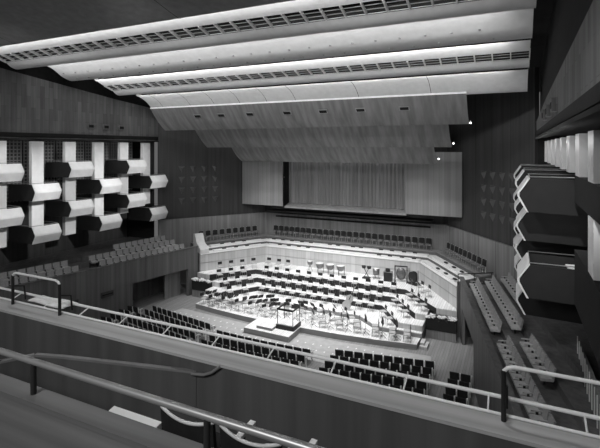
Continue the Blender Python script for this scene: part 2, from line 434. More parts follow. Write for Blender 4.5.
# main platform with curved front
front = [(-8.4, 27.85), (-6, 27.5), (-3.5, 27.25), (0, 27.15), (3.5, 27.25), (6, 27.5), (8.4, 27.85)]
b = MB(); b.prism(front+[(8.5, 30.4), (10.45, 30.6), (10.3, 31.05), (7, 36.3), (-7, 36.3), (-10.3, 31.05), (-10.45, 30.6), (-8.5, 30.4)], 0, .35, fasc, stagef)
st = thing('stage_platform', 'wide pale boarded stage platform with a low grey fascia', 'stage'); b.obj('platform_deck', st)
b = MB(); b.prism([(-2.55, 25.55), (.85, 25.45), (.85, 27.18), (-2.55, 27.25)], 0, .35, fasc, stagef); b.obj('apron', st)
b = MB(); b.prism([(-1.75, 25.85), (-.55, 25.8), (-.55, 27.2), (-1.75, 27.2)], .35, .52, fasc, stagef); b.obj('apron_step', st)
levels = [
 ('lowest',  .35, .65, [(8.5, 28.9), (5.6, 28.9), (4.0, 30.2)], fasc),
 ('second',  .65, 1.02, [(8.5, 29.2), (6.94, 29.2), (5.2, 31.8)], palew),
 ('third',  1.02, 1.42, [(8.6, 30.2), (7.85, 30.2), (5.85, 32.75)], palew),
 ('highest', 1.42, 1.82, [(10.42, 30.62), (9.15, 30.6), (6.5, 33.65)], palew)]
LV = []
for nm, z0, z1, P, m in levels:
    outer = [(9.0, 36.2-3.2)] if 0 else []
    back = [(7.0, 36.28), (10.3, 31.1)] if nm == 'highest' else [(6.9, 36.25), (8.5, 33.4)]
    poly = [(-x, y) for x, y in P] ; poly = [(-x, y) for x, y in P] + P[::-1]
    poly = poly + [back[1], back[0], (-back[0][0], back[0][1]), (-back[1][0], back[1][1])]
    t = thing('orchestra_riser', '%s stepped orchestra riser with white deck and dark front edge' % nm, 'riser', (0, P[-1][1], z0))
    b = MB(); pp = [(x, y-P[-1][1]) for x, y in poly]
    b.prism(pp, 0, z1-z0-.05, m); b.obj('riser_body', t)
    b = MB(); b.prism([(x*1.0, y) for x, y in pp], z1-z0-.05, z1-z0, stagef); b.obj('riser_deck', t)
    if nm != 'lowest':
        kb = MB(); yy = P[-1][1]
        kx, ky = P[2][0], 0; ex, ey = P[1][0], P[1][1]-yy
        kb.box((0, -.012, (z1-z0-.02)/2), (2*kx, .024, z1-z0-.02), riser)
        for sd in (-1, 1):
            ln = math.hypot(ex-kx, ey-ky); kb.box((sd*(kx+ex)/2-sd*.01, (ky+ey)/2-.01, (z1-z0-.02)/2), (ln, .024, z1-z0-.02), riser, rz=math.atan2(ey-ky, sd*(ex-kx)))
        kb.obj('kickboard', t)
# planters of white flowers at each wing
def ico(b, c, r, m):
    c = Vector(c); vs = [c+Vector(v)*r for v in ((0,0,1),(1,0,0),(0,1,0),(-1,0,0),(0,-1,0),(0,0,-1))]
    b.add(vs, [(0,1,2),(0,2,3),(0,3,4),(0,4,1),(5,2,1),(5,3,2),(5,4,3),(5,1,4)], m, False)
for sd, nm in ((-1, 'left'), (1, 'right')):
    t = thing('flower_planter', 'long dark planter of white flowers at the %s end of the stage' % nm, 'planter', (sd*9.52, 30.2, 0))
    b = MB(); b.box((0, 0, .93), (1.9, .5, .72), blackm); b.box((0, 0, .28), (1.86, .46, .56), walllo); b.obj('trough', t)
    fl = MB(); lf = MB()
    for i in range(150):
        x, y = random.uniform(-.92, .92), random.uniform(-.30, .1)
        z = 1.34+random.uniform(0, .18)
        if abs(((x+.9) % .66)-.6) < .07: continue
        for q in range(4): ico(fl, (x+random.uniform(-.05, .05), y+random.uniform(-.04, .04), z+random.uniform(-.02, .02)), .042, flowerm)
    for i in range(160): ico(lf, (random.uniform(-.95, .95), random.uniform(-.27, .27), random.uniform(1.2, 1.36)), random.uniform(.04, .07), leafm)
    o = fl.obj('blossom', t); o['kind'] = 'stuff'; o = lf.obj('foliage', t); o['kind'] = 'stuff'
# steps at right corner of stage
for sd, nm in ((1, 'right'),):
    t = thing('stage_steps', 'small pale steps at the right front corner of the stage', 'steps', (8.75, 28.5, 0))
    MB().box((0, 0, .1), (.45, .9, .2), palew).obj('lower_tread', t); MB().box((-.1, .1, .27), (.25, .7, .14), palew).obj('upper_tread', t)
# choir front wall, tiers
CZ = [R_(-9.05), R_(-8.80), R_(-8.50)]
lines = [tierline(0), tierline(.9), tierline(1.8), tierline(2.62)]
def band(l0, l1):
    (k0, e0), (k1, e1) = l0, l1
    return [(-e0[0], e0[1]), (-k0[0], k0[1]), k0, e0, e1, k1, (-k1[0], k1[1]), (-e1[0], e1[1])]
nmz = ['lowest', 'middle', 'top']
for i in range(3):
    z0 = 0 if i == 0 else CZ[i-1]
    t = thing('choir_terrace', '%s pale choir terrace wrapping round the back of the stage' % nmz[i], 'terrace', (0, 36.3+.9*i, 0))
    poly = [(x, y-36.3-.9*i) for x, y in band(lines[i], lines[i+1])]
    b = MB(); b.prism(poly, 0 if i == 0 else 0, CZ[i]-.06, palew if i == 0 else mat('terrace_riser', .12, .7, 'noise', .1)); b.obj('terrace_front', t)
    b = MB(); b.prism(poly, CZ[i]-.06, CZ[i], choirw if i < 2 else walllo); b.obj('terrace_deck', t)
    if i == 0:
        s = MB()
        (k, e) = lines[0]
        for z in (2.52, 3.2):
            s.box((0, 36.29-36.3, z), (14.0, .02, .03), greym)
            for sd in (-1, 1):
                mx, my = (k[0]+e[0])/2*sd, (k[1]+e[1])/2-36.3
                s.box((mx-sd*nrm.x*.006, my-nrm.y*.006, z), (6.3, .02, .03), greym, rz=math.atan2(e[1]-k[1], sd*(e[0]-k[0])))
        s.obj('panel_seam', t)
# benches along the lower two terraces
for i in range(2):
    for part, nm in ((0, 'central stretch'), (-1, 'left wing'), (1, 'right wing')):
        l = tierline(.9*i+.38); (k, e) = l
        z = CZ[i]
        if part == 0: mid = (0, k[1]); ln = 2*k[0]-.5; rz = 0
        else:
            mid = (part*(k[0]+e[0])/2, (k[1]+e[1])/2); ln = math.hypot(e[0]-k[0], e[1]-k[1])-1.8; mid = (mid[0]-part*.54*.4, mid[1]+.84*.4); rz = math.atan2(e[1]-k[1], part*(e[0]-k[0]))
        t = thing('choir_bench', 'long low white choir bench, %s of the %s choir terrace' % (nm, nmz[i]), 'bench', (mid[0], mid[1], z), rz)
        MB().box((0, 0, .10), (ln, .42, .04), choirw).obj('bench_top', t)
        MB().box((0, .0, .04), (ln-.1, .32, .08), choirw).obj('bench_base', t)
# black folders on the benches
fsrc = MB().box((0, 0, .04), (.34, .18, .08), blackm).obj('music_folder'); tag(fsrc, 'x', 'folder'); fpr = Proto(fsrc)
def folders(pxs, i, nm):
    for j, (px, py) in enumerate(pxs):
        z = CZ[i]+.122
        l = tierline(.9*i+.38); (k, e) = l
        dx, dy = ray(px)
        best = None
        if abs(px) and nm == 'central': Y = k[1]; X = CAMX+dx/dy*Y; rz = 0
        else:
            sd = -1 if nm == 'left wing' else 1
            # intersect ray with wing bench line
            ax, ay, bx, by = sd*k[0], k[1], sd*e[0], e[1]
            ex, ey = bx-ax, by-ay
            det = dx*(-ey)+dy*ex
            t = ((ax-CAMX)*(-ey)+(ay)*ex)/det
            X, Y = CAMX+dx*t, dy*t; rz = math.atan2(ey, ex)
        fpr.place((X, Y, z), rz, 'black folder lying on the %s choir bench, %s, %s from the left' % (nmz[i], nm, ordn(j)), 'black folders on the choir benches')
folders([(x, 0) for x in (274, 283, 292, 302, 311, 330, 338, 353, 361, 381, 392, 404, 415)], 1, 'central')
folders([(x, 0) for x in (280, 289, 299, 308, 379, 390, 402, 414)], 0, 'central')
folders([(x, 0) for x in (222, 233, 244)], 1, 'left wing'); folders([(x, 0) for x in (224, 236, 247)], 0, 'left wing')
folders([(x, 0) for x in (446, 454, 462)], 1, 'right wing'); folders([(x, 0) for x in (438, 446, 455)], 0, 'right wing')
# wing end partitions
for sd, nm in ((-1, 'left'), (1, 'right')):
    a = Vector((10.42, 30.95)); c = a + nrm*2.65
    t = thing('wing_partition', 'pale sloping end partition of the %s choir wing' % nm, 'partition', (0, 0, 0))
    a = a + Vector((dirv.x, dirv.y))*(-.05)
    dd = (c-a).normalized(); tn = Vector((dirv.x, dirv.y))*(-.75 if sd < 0 else .14)
    prof = [(0, R_(-9.04)), (.85, R_(-9.04)), (.86, R_(-8.78)), (1.75, R_(-8.78)), (1.8, R_(-7.6)), (1.4, R_(-7.55)), (.9, R_(-8.3)), (.4, R_(-8.45)), (0, R_(-8.7))]
    if sd > 0: prof = [(0, R_(-9.04)), (.85, R_(-9.04)), (.86, R_(-8.78)), (1.75, R_(-8.78)), (1.76, R_(-8.49)), (2.62, R_(-8.49)), (2.62, R_(-8.3)), (0, R_(-8.75))]
    we = wallseg((sd*(a.x-.02), a.y-.03), (sd*(c.x+.3), c.y+.16), 0, R_(-9.0), .1*(-1 if sd > 0 else 1), annexw); struct(we.obj('wall_wing_end_'+nm))
    P = [(sd*(a.x+dd.x*u), a.y+dd.y*u, z) for u, z in prof]
    b = MB(); b.extr(P, (0, 0, 0), (sd*tn.x, tn.y, 0), mat('partition_pale', .6, .5, 'noise', .05) if sd < 0 else annexw); b.obj('panel_body', t)
    if sd > 0:
        m = MB(); m.tube([(a.x+.1, a.y-.15, R_(-8.2)), (a.x+dd.x*2.5, a.y+dd.y*2.5-.15, R_(-8.2))], .035, blackm)
        for u in (.1, 1.2, 2.4): m.tube([(a.x+dd.x*u, a.y+dd.y*u-.15, R_(-8.9)), (a.x+dd.x*u, a.y+dd.y*u-.15, R_(-8.2))], .025, blackm)
        m.obj('guard_rail', t)

# ------------------------------------------------------------------ seats
def make_stall_seat():
    t = thing('stalls_seat', 'x', 'seat')
    MB().box((0, -.2, .60), (.46, .07, .40), seatd, rx=.15).obj('backrest', t)
    MB().box((0, .05, .42), (.45, .42, .09), seatl if 0 else mat('seat_pad', .2, .9), rx=.05).obj('seat', t)
    m = MB()
    m.box((.262, -.02, .30), (.035, .1, .60), armw); m.box((.262, -.02, .62), (.05, .40, .04), armw); m.box((.262,-.21,.55),(.03,.06,.55),armw, rx=.15); m.obj('armrest', t)
    return t
sp = Proto(make_stall_seat())
def ledge_y(px):
    dx, dy = ray(px); return HY + 2.2*F/(4.05/dy)
NS = 0
for blk, xs in (('left', (-9.85, 11)), ('centre', (-3.0, 12)), ('right', (4.7, 10)), ('far right', (11.0, 2)), ('far left', (-12.1, 3))):
    x0, n = xs
    for r in range(9):
        row = []
        for k in range(n + (1 if (blk == 'far right' and r == 5) else 0)):
            x = x0+.545*k
            if blk == 'far right' and r == 5: x -= .5
            ax = abs(x)
            if blk == 'centre': y = 23.6+.012*x*x; ang = -.024*x
            elif blk in ('left', 'right'): y = 24.4+.17*(ax-4.6); ang = -.17*(1 if x > 0 else -1)*-1
            else: y = 24.55; ang = 0
            y -= .78*r
            rz = -math.atan(.024*x) if blk == 'centre' else (.168 if blk == 'right' else -.168 if blk == 'left' else 0)
            if blk == 'centre': rz = math.atan(.024*x)
            px, py, _ = proj(x, y, .9)
            if px < 40 or px > 560 or py > ledge_y(px)+6: continue
            if ax > aw(y)-.35: continue
            row.append((x, y, rz))
        for k, (x, y, rz) in enumerate(row):
            sp.place((x, y, 0), rz, 'dark stalls seat, %s block, %s row from the stage, %s from the left' % (blk, ordn(r), ordn(k)), 'stalls seats, %s block' % blk); NS += 1
# light floor covering in front of the stage with rows of white fixing marks
fc = thing('floor_covering', 'light floor covering with rows of white dashes in front of the stage', 'floor covering', (0, 24.5, 0))
MB().prism([(-9.9, .35), (-4, -.6), (4, -.6), (9.9, .35), (9.3, 2.9), (4, 2.45), (.9, 2.4), (.9, .9), (-2.65, .9), (-2.65, 2.4), (-4, 2.45), (-9.3, 2.9)], 0, .012, coverm).obj('sheet', fc)
mk = MB()
for j in range(3):
    for i in range(36):
        x = -9.3+.53*i; y = .35+.75*j+.02*abs(x) - .5*(abs(x) < 4)
        if -2.8 < x < 1.0 and y > .7: continue
        mk.box((x, y, .016), (.07, .16, .008), white)
o = mk.obj('dash', fc); o['kind'] = 'stuff'
# annexe seats
def make_annexe_seat():
    t = thing('annexe_seat', 'x', 'seat')
    MB().box((0, -.19, .60), (.44, .07, .48), seatg, rx=.18).obj('backrest', t)
    MB().box((0, .04, .40), (.46, .42, .10), seatl).obj('seat', t)
    m = MB(); m.box((.26, .0, .56), (.04, .36, .04), seatl); m.box((.26, 0, .27), (.03, .08, .54), blackm); m.obj('armrest', t)
    return t
ap = Proto(make_annexe_seat())
for sd, nm in ((-1, 'left'), (1, 'right')):
    for r in range(3):
        for grp, (ya, n) in (('stage end', (30.1, 14 if r < 2 else 9)), ('rear', (21.3, (12, 6, 0)[r] if sd > 0 else (12, 12, 0)[r]))):
            idx = 0
            for k in range(n):
                y = ya-.54*k*C12 - r*.15
                off = .2+.52+.85*r
                x = sd*(aw(y, off))
                px, py, _ = proj(x, y, R_(-8.4+.3*r))
                if px < -8 or px > 606 or py > ledge_y(min(max(px,0),600))+8: continue
                rz = (PI/2 if sd > 0 else -PI/2) + (math.radians(12) if sd > 0 else -math.radians(12))
                ap.place((x, y, R_(-8.98+.3*r)), rz, 'grey seat, %s annexe, %s row from the wall, %s group, %s from the stage' % (nm, ordn(r), grp, ordn(idx)), 'annexe seats, %s side' % nm)
                idx += 1
# choir seats along the back wall
def make_choir_seat():
    t = thing('choir_chair', 'x', 'seat')
    MB().box((0, -.2, .70), (.42, .06, .44), seatd, rx=.1).obj('backrest', t)
    MB().box((0, .03, .42), (.43, .4, .07), mat('seat_pad', .07)).obj('seat', t)
    m = MB()
    for s in (-1, 1): m.tube([(s*.19, .18, 0), (s*.19, .18, .4)], .016, greym, 6); m.tube([(s*.19, -.18, 0), (s*.19, -.22, .95)], .016, armw, 6)
    m.obj('frame', t)
    return t
cp = Proto(make_choir_seat())
(k2, e2) = tierline(2.2)
n = 26
for i in range(n):
    x = -7.3+14.6*i/(n-1)
    cp.place((x, 38.55, CZ[2]), PI, 'dark choir seat by the back wall, %s from the left' % ordn(i), 'choir seats along the back wall')
for sd, nm in ((-1, 'left'), (1, 'right')):
    for i in range(9):
        u = .16+.09*i
        x = sd*(k2[0]+(e2[0]-k2[0])*u); y = k2[1]+(e2[1]-k2[1])*u
        rz = math.atan2(nrm.y, sd*nrm.x)+PI/2
        cp.place((x, y, CZ[2]), rz, 'dark choir seat on the %s choir wing, %s from the back corner' % (nm, ordn(i)), 'choir seats on the %s wing' % nm)
# ------------------------------------------------------------------ orchestra chairs and stands
def make_chair():
    t = thing('orchestra_chair', 'x', 'chair')
    MB().box((0, 0, .45), (.42, .42, .04), seatl).obj('seat', t)
    MB().box((0, -.21, .72), (.38, .03, .22), blackm, rx=.12).obj('backrest', t)
    for sx in (-1, 1):
        MB().tube([(sx*.19, .18, .44), (sx*.20, .22, 0)], .011, greym, 6).obj('leg', t)
        MB().tube([(sx*.19, -.23, .84), (sx*.19, -.19, .45), (sx*.20, -.23, 0)], .011, greym, 6).obj('leg', t)
    return t
def make_stand():
    t = thing('music_stand', 'x', 'music stand')
    MB().box((0, 0, .98), (.42, .03, .26), blackm, rx=-.45).obj('desk', t)
    MB().tube([(0, .02, .08), (0, .02, .95)], .011, greym, 6).obj('pole', t)
    m = MB()
    for k in range(3):
        a = 2*PI*k/3+.5; m.tube([(0, .02, .22), (.26*math.cos(a), .26*math.sin(a)+.02, .012)], .012, blackm, 5)
    m.obj('tripod_base', t)
    return t
chp = Proto(make_chair()); stp = Proto(make_stand())
def facing(x, y):                             # chair local +Y looks at the podium
    return math.atan2(27.0-y, 0-x)-PI/2
def put(x, y, z, where, desk=True, chair=True, rzo=None):
    rz = facing(x, y) if rzo is None else rzo
    if chair: chp.place((x, y, z), rz, 'orchestra chair with black back, '+where, 'orchestra chairs')
    if desk:
        c, s = math.cos(rz), math.sin(rz); d = .62
        stp.place((x-s*d, y+c*d, z), rz, 'black music stand, '+where, 'music stands')
# main floor arcs
for ai, (r, n, lo, hi) in enumerate(((2.2, 7, 6, 174), (3.4, 9, 6, 174), (4.6, 8, 6, 50), (5.8, 8, 5, 34), (6.9, 6, 3, 19), (7.8, 4, 4, 11))):
    c = 0
    if ai < 2: angs = [lo+(hi-lo)*i/(n-1) for i in range(n)]
    else: angs = [lo+(hi-lo)*i/(n/2-1) for i in range(n//2)]; angs = angs+[180-a for a in angs[::-1]]
    for a in sorted(angs):
        x = -r*math.cos(math.radians(a)); y = 27.75+r*math.sin(math.radians(a))*.56
        ax = abs(x)
        lim = 29.95 if ax < 4.0 else 28.65 if ax > 5.5 else 29.95-(ax-4)*.8
        if y > lim: continue
        put(x, y, .35, '%s arc round the podium, %s from the left' % (ordn(ai), ordn(c))); c += 1
# risers
def rowon(name, z, y, x0, x1, n, chair=True, skip=()):
    for i in range(n):
        if i in skip: continue
        x = x0+(x1-x0)*i/(n-1)
        put(x, y, z, '%s, %s from the left' % (name, ordn(i)), False, chair, PI)
def wing(name, z, P, Q, n):
    for sd, nm in ((-1, 'left'), (1, 'right')):
        for i in range(n):
            u = i/(n-1) if n > 1 else 0
            x = P[0]+(Q[0]-P[0])*u; y = P[1]+(Q[1]-P[1])*u
            put(sd*x, y, z, '%s wing of the %s riser, %s from the middle' % (nm, name, ordn(i)), False, True, math.atan2(-(.55), -sd*.84)-PI/2)
rowon('lowest riser', .65, 31.35, -4.5, 4.5, 11, skip=(8,))
wing('lowest', .65, (5.6, 30.5), (6.3, 29.45), 2)
rowon('second riser', 1.02, 32.45, -4.6, 4.8, 11)
wing('second', 1.02, (6.05, 32.0), (7.2, 30.2), 3)
rowon('third riser', 1.42, 33.38, -5.4, 5.6, 12)
wing('third', 1.42, (7.0, 32.45), (8.25, 30.8), 3)
for i, (px, py) in enumerate(((221, 272), (232, 270.5), (243, 269.5), (254, 268), (268, 267.5), (278, 269), (287, 270))):
    p = atZ(px, py, 1.82); put(p.x, p.y, 1.82, 'highest riser, %s from the left' % ordn(i), False, True, PI if px > 262 else facing(p.x, p.y))
for i, (px, py) in enumerate(((420, 293), (427, 297))):
    p = atZ(px, py, 1.82); put(p.x, p.y, 1.82, 'right wing of the highest riser, %s from the gong' % ordn(i), True, True)
# podium
t = thing('conductor_podium', 'square conductor podium with dark base and railed enclosure', 'podium', (.12, 26.9, .35), 0)
MB().box((0, 0, .14), (1.3, 1.15, .28), blackm).obj('podium_base', t)
MB().box((0, 0, .30), (1.2, 1.05, .04), stagef).obj('podium_floor', t)
for x, y in ((-.57, -.5), (.57, -.5), (-.57, .5), (.57, .5)):
    MB().tube([(x, y, .3), (x, y, 1.32)], .022, blackm, 6).obj('post', t)
m = MB(); m.box((0, -.5, 1.30), (1.2, .07, .12), blackm); m.box((-.57, 0, 1.30), (.06, 1.0, .10), blackm); m.box((.57, 0, 1.30), (.06, 1.0, .10), blackm)
m.obj('rail', t)
stp.place((0, 28.0, .35), 0, 'black music stand directly in front of the conductor podium', 'music stands')
# timpani
def make_timp():
    t = thing('timpani', 'x', 'drum')
    MB().lathe([(.02, .34), (.16, .37), (.28, .48), (.34, .62), (.36, .80)], kettle, n=24).obj('kettle_bowl', t)
    MB().lathe([(0, .815), (.35, .815)], skinm, n=24).obj('drum_head', t)
    MB().lathe([(.36, .79), (.385, .79), (.385, .83), (.36, .83)], greym, n=24).obj('hoop', t)
    for k in range(3):
        a = 2*PI*k/3+.4
        MB().tube([(.33*math.cos(a), .33*math.sin(a), .7), (.30*math.cos(a), .30*math.sin(a), .02)], .022, blackm, 6).obj('leg', t)
    return t
tp = Proto(make_timp())
for i, x in enumerate((-1.05, -.12, .82)):
    tp.place((x, 35.0, 1.82), 0, 'kettledrum on the highest riser, %s of three from the left' % ordn(i), 'kettledrums')
t = thing('snare_drum', 'small drum on a stand left of the three kettledrums', 'drum', (-1.95, 35.0, 1.82))
MB().lathe([(0, .62), (.22, .62), (.22, .88), (0, .88)], kettle, n=20).obj('shell', t); MB().lathe([(0, .883), (.2, .883)], skinm, n=20).obj('drum_head', t)
m = MB()
for k in range(3): a = 2*PI*k/3; m.tube([(0, 0, .6), (.25*math.cos(a), .25*math.sin(a), .012)], .015, blackm, 5)
m.obj('tripod', t)
t = thing('bongo_pair', 'pair of small drums on a crossed stand right of the kettledrums', 'drum', (3.0, 35.1, 1.82))
m = MB(); m.tube([(-.25, 0, .01), (.22, 0, .85)], .025, blackm, 6); m.tube([(.25, 0, .01), (-.22, 0, .85)], .025, blackm, 6); m.box((0, 0, .06), (.6, .4, .1), blackm); m.obj('crossed_stand', t)
for x in (-.22, .22): MB().lathe([(0, .82), (.15, .82), (.18, 1.0), (0, 1.0)], blackm, (x, 0, 0), 14).obj('drum_shell', t)
t = thing('tenor_drum', 'pale cylindrical drum on legs beside the crossed drum stand', 'drum', (3.75, 35.3, 1.82))
MB().lathe([(0, .35), (.26, .35), (.26, .85), (0, .85)], kettle, n=20).obj('shell', t); MB().lathe([(0, .853), (.24, .853)], skinm, n=20).obj('drum_head', t)
for k in range(3): a = 2*PI*k/3; MB().tube([(.2*math.cos(a), .2*math.sin(a), .36), (.27*math.cos(a), .27*math.sin(a), .01)], .018, blackm, 5).obj('leg', t)
t = thing('percussion_cabinet', 'black percussion cabinet with a small drum on top, left of gong', 'cabinet', (4.75, 35.2, 1.82))
MB().box((0, 0, .36), (.62, .45, .72), blackm).obj('body', t); MB().box((0, 0, .735), (.68, .5, .03), greym).obj('top_board', t)
t2 = tag(MB().lathe([(0, 0), (.18, 0), (.18, .2), (0, .2)], seatd, n=16).obj('small_drum', loc=(4.72, 35.2, 2.572)), 'small dark drum on top of the black percussion cabinet', 'drum')
t = thing('gong', 'large round gong hanging in a black frame on the highest riser', 'gong', (5.75, 35.3, 1.82), .15)
m = MB(); m.box((-.46, 0, .62), (.08, .1, 1.24), blackm); m.box((.46, 0, .62), (.08, .1, 1.24), blackm); m.box((0, 0, 1.24), (1.0, .1, .08), blackm); m.box((-.46, 0, .03), (.1, .5, .06), blackm); m.box((.46, 0, .03), (.1, .5, .06), blackm)
m.obj('gong_frame', t)
m = MB(); n = 28
m.add([(0, -.06, .66)]+[(.2*math.cos(2*PI*k/n), -.04, .66+.2*math.sin(2*PI*k/n)) for k in range(n)]+[(.38*math.cos(2*PI*k/n), 0, .66+.48*math.sin(2*PI*k/n)) for k in range(n)]+[(.38*math.cos(2*PI*k/n), .05, .66+.48*math.sin(2*PI*k/n)) for k in range(n)]+[(0, .05, .66)],
      [(0, 1+k, 1+(k+1) % n) for k in range(n)]+[(1+k, 1+n+k, 1+n+(k+1) % n, 1+(k+1) % n) for k in range(n)]+[(1+n+k, 1+2*n+k, 1+2*n+(k+1) % n, 1+n+(k+1) % n) for k in range(n)]+[(1+2*n+k, 1+3*n, 1+2*n+(k+1) % n) for k in range(n)], mat('bronze_grey', .16, .35, 'noise', .3, 2, metal=.5), True)
m.obj('gong_disc', t)
t = thing('bass_drum', 'dark bass drum upright in a frame by the right choir wall', 'drum', (6.75, 35.1, 1.82), -.55)
m = MB(); m.extr([(.42*math.cos(2*PI*k/24), 0, .58+.42*math.sin(2*PI*k/24)) for k in range(24)], (0, -.14, 0), (0, .14, 0), blackm); m.obj('drum_shell', t)
m = MB(); m.box((0, 0, .06), (.8, .4, .1), blackm); m.box((-.46, 0, .6), (.05, .08, 1.15), greym); m.box((.46, 0, .6), (.05, .08, 1.15), greym); m.obj('drum_frame', t)
# double bass leaning
def bass_at(x, y, z, rz, tilt, label, sc=1.0):
    t = thing('double_bass', label, 'double bass', (x, y, z), rz)
    outl = [(0, .0), (.20, .01), (.31, .12), (.33, .28), (.26, .44), (.20, .54), (.22, .66), (.27, .78), (.24, .92), (.12, 1.02), (.04, 1.12)]
    P = [(a, b) for a, b in outl]+[(-a, b) for a, b in outl[::-1][:-1]]
    P = [p for i, p in enumerate(P) if i == 0 or p != P[i-1]]
    M = Matrix.Rotation(tilt, 3, 'Y')
    def T(p): return M @ (Vector(p)*sc) + Vector((0, 0, .12))
    n = len(P); m = MB()
    vs = [T((a, -.09, b)) for a, b in P]+[T((a, .09, b)) for a, b in P]
    m.add(vs, [tuple(range(n)), tuple(range(2*n-1, n-1, -1))]+[(i, (i+1) % n, n+(i+1) % n, n+i) for i in range(n)], varn); m.obj('body', t)
    m = MB(); m.tube([T((0, -.1, .75)), T((0, -.06, 1.1)), T((0, 0, 1.62))], [.035, .03, .022], blackm, 6); m.obj('neck', t)
    m = MB(); m.tube([T((0, 0, 1.62)), T((0, .04, 1.78))], [.03, .045], varn, 6); m.obj('scroll', t)
    m = MB(); m.tube([T((0, 0, 0)), T((0, 0, -.1))], .012, greym, 6); m.obj('endpin', t)
bass_at(2.75, 30.75, .65, .1, .42, 'pale double bass leaning to the right on the lowest riser')

# ================================================================== FOREGROUND TERRACE
ZL2 = R_(-2.2)
par = thing('balcony_parapet', 'long wood parapet with a pale oak ledge across the foreground', 'parapet', (8, 3.92, R_(-3.6)))
MB().box((0, 0, .685), (20, .235, 1.37), parapw).obj('parapet_body', par)
MB().box((0, -.005, 1.385), (20, .27, .03), ledgew).obj('ledge', par)
# rail on the ledge: lower tube, upper tube, slanted rungs
rl = thing('parapet_rail', 'double white tubular rail with slanted rungs along the parapet ledge', 'rail', (8, 4.04, ZL2))
X0, X1 = -9.9, 9.9
def rail_pts(y, z):
    return [(X0, y, z), (5.55, y, z), (5.75, y, z), (X1, y-.03, z)]
MB().tube(rail_pts(0, .018), .013, chrome, 8).obj('lower_tube', rl)
MB().tube(rail_pts(.15, .085), .018, chrome, 8).obj('upper_tube', rl)
x = X0+.1; 
while x < X1:
    MB().tube([(x, 0, .03), (x+.0, .15, .085)], .009, chrome, 6).obj('rung', rl); x += .70
def hoop(xa, xb, label, leftopen=False):
    t = thing('guard_hoop', label, 'guard rail', ((xa+xb)/2, 3.98, ZL2))
    a, b = xa-(xa+xb)/2, xb-(xa+xb)/2; h = .45
    MB().tube([(a, 0, h-.05), (a+.03, 0, h-.015), (a+.08, 0, h), (b-.08, 0, h), (b-.03, 0, h-.015), (b, 0, h-.05)], .016, chrome, 8).obj('top_rail', t)
    for x in (a, b):
        MB().tube([(x, 0, 0), (x, 0, h-.04)], .02, blackm, 8).obj('post', t)
        MB().tube([(x+.02, .17, .02), (x+.02, .15, .22), (x, 0, .26)], .012, blackm, 6).obj('brace', t)
hoop(CAMX-6.38, CAMX-5.40, 'chrome guard hoop on black posts at left end of parapet')
hoop(CAMX-.08, CAMX+1.6, 'chrome guard hoop on black post at right end of parapet')
# angled lower partition with curved end
t = thing('stair_partition', 'low curved-ended wood partition standing against the inner side of the parapet', 'partition', (0, 0, 0))
pts = [(CAMX-6.6, 2.55), (CAMX-5.1, 3.05), (CAMX-4.92, 3.32), (CAMX-4.6, 3.42), (CAMX-3.02, 3.795)]
b = MB(); c = MB()
for (ax, ay), (bx, by) in zip(pts[:-1], pts[1:]):
    d = Vector((bx-ax, by-ay)).normalized(); nn = Vector((-d.y, d.x))*.05
    q = [(ax, ay), (bx, by), (bx-nn.x*0, by), (bx+nn.x, by+nn.y), (ax+nn.x, ay+nn.y)]
    q = [(ax, ay), (bx, by), (bx+nn.x, by+nn.y), (ax+nn.x, ay+nn.y)]
    b.prism(q, R_(-3.6), R_(-2.37), parapw); c.prism([(p[0], p[1]-.01) for p in q], R_(-2.37), R_(-2.345), mat('capping_wood', .2, .45, 'plainv', .1))
c.tube([(CAMX-3.05, 3.76, R_(-2.36)), (CAMX-2.9, 3.77, R_(-2.345)), (CAMX-2.8, 3.775, R_(-2.30)), (CAMX-2.7, 3.78, R_(-2.22))], .018, mat('capping_wood', .2, .45, 'plainv', .1), 6)
b.obj('panel_body', t); c.obj('capping', t)
# white sheet added over the rungs for a bright-lit shelf, brightness in its colour
sh = MB(); 
g = 10; vs = []
xa, xb = CAMX-6.2, CAMX-5.45
for i in range(g+1):
    for j in range(5):
        u = i/g; v = j/4
        vs.append((xa+(xb-xa)*u, 4.07+.24*v, ZL2+.055+.008*math.sin(u*7+v*3)+.0*v))
n0 = len(vs); vs += [(x, y, z-.012) for x, y, z in vs]
fs = [(i*5+j, (i+1)*5+j, (i+1)*5+j+1, i*5+j+1) for i in range(g) for j in range(4)]
fs += [tuple(n0+q for q in f[::-1]) for f in fs]
sh.add(vs, fs, flowerm, True)
tag(sh.obj('lit_shelf_sheet'), 'added white sheet standing for a bright-lit shelf inside the left guard hoop', 'sheet')
# near ledge and rail
nl = thing('front_barrier', 'low wood barrier nearest the viewer, with thick grey handrail', 'barrier', (CAMX-2, 1.98, R_(-3.3)))
MB().box((0, 0, .80), (8.5, .10, 1.6), frontl).obj('barrier_body', nl)
MB().box((0, 0, 1.615), (8.5, .15, .03), frontl).obj('ledge', nl)
MB().tube([(-4.2, 0, 1.85), (4.2, 0, 1.85)], .022, greym, 12).obj('handrail', nl)
for x in (-.95, .5, 2.0):
    MB().tube([(x, 0, 1.62), (x, 0, 1.85)], .02, blackm, 8).obj('post', nl)
# gangway floor and stepped floor of the viewer's terrace
struct(MB().box((8, 1.9, R_(-3.75)), (20, 4.3, .3), frontl).obj('floor_terrace'))
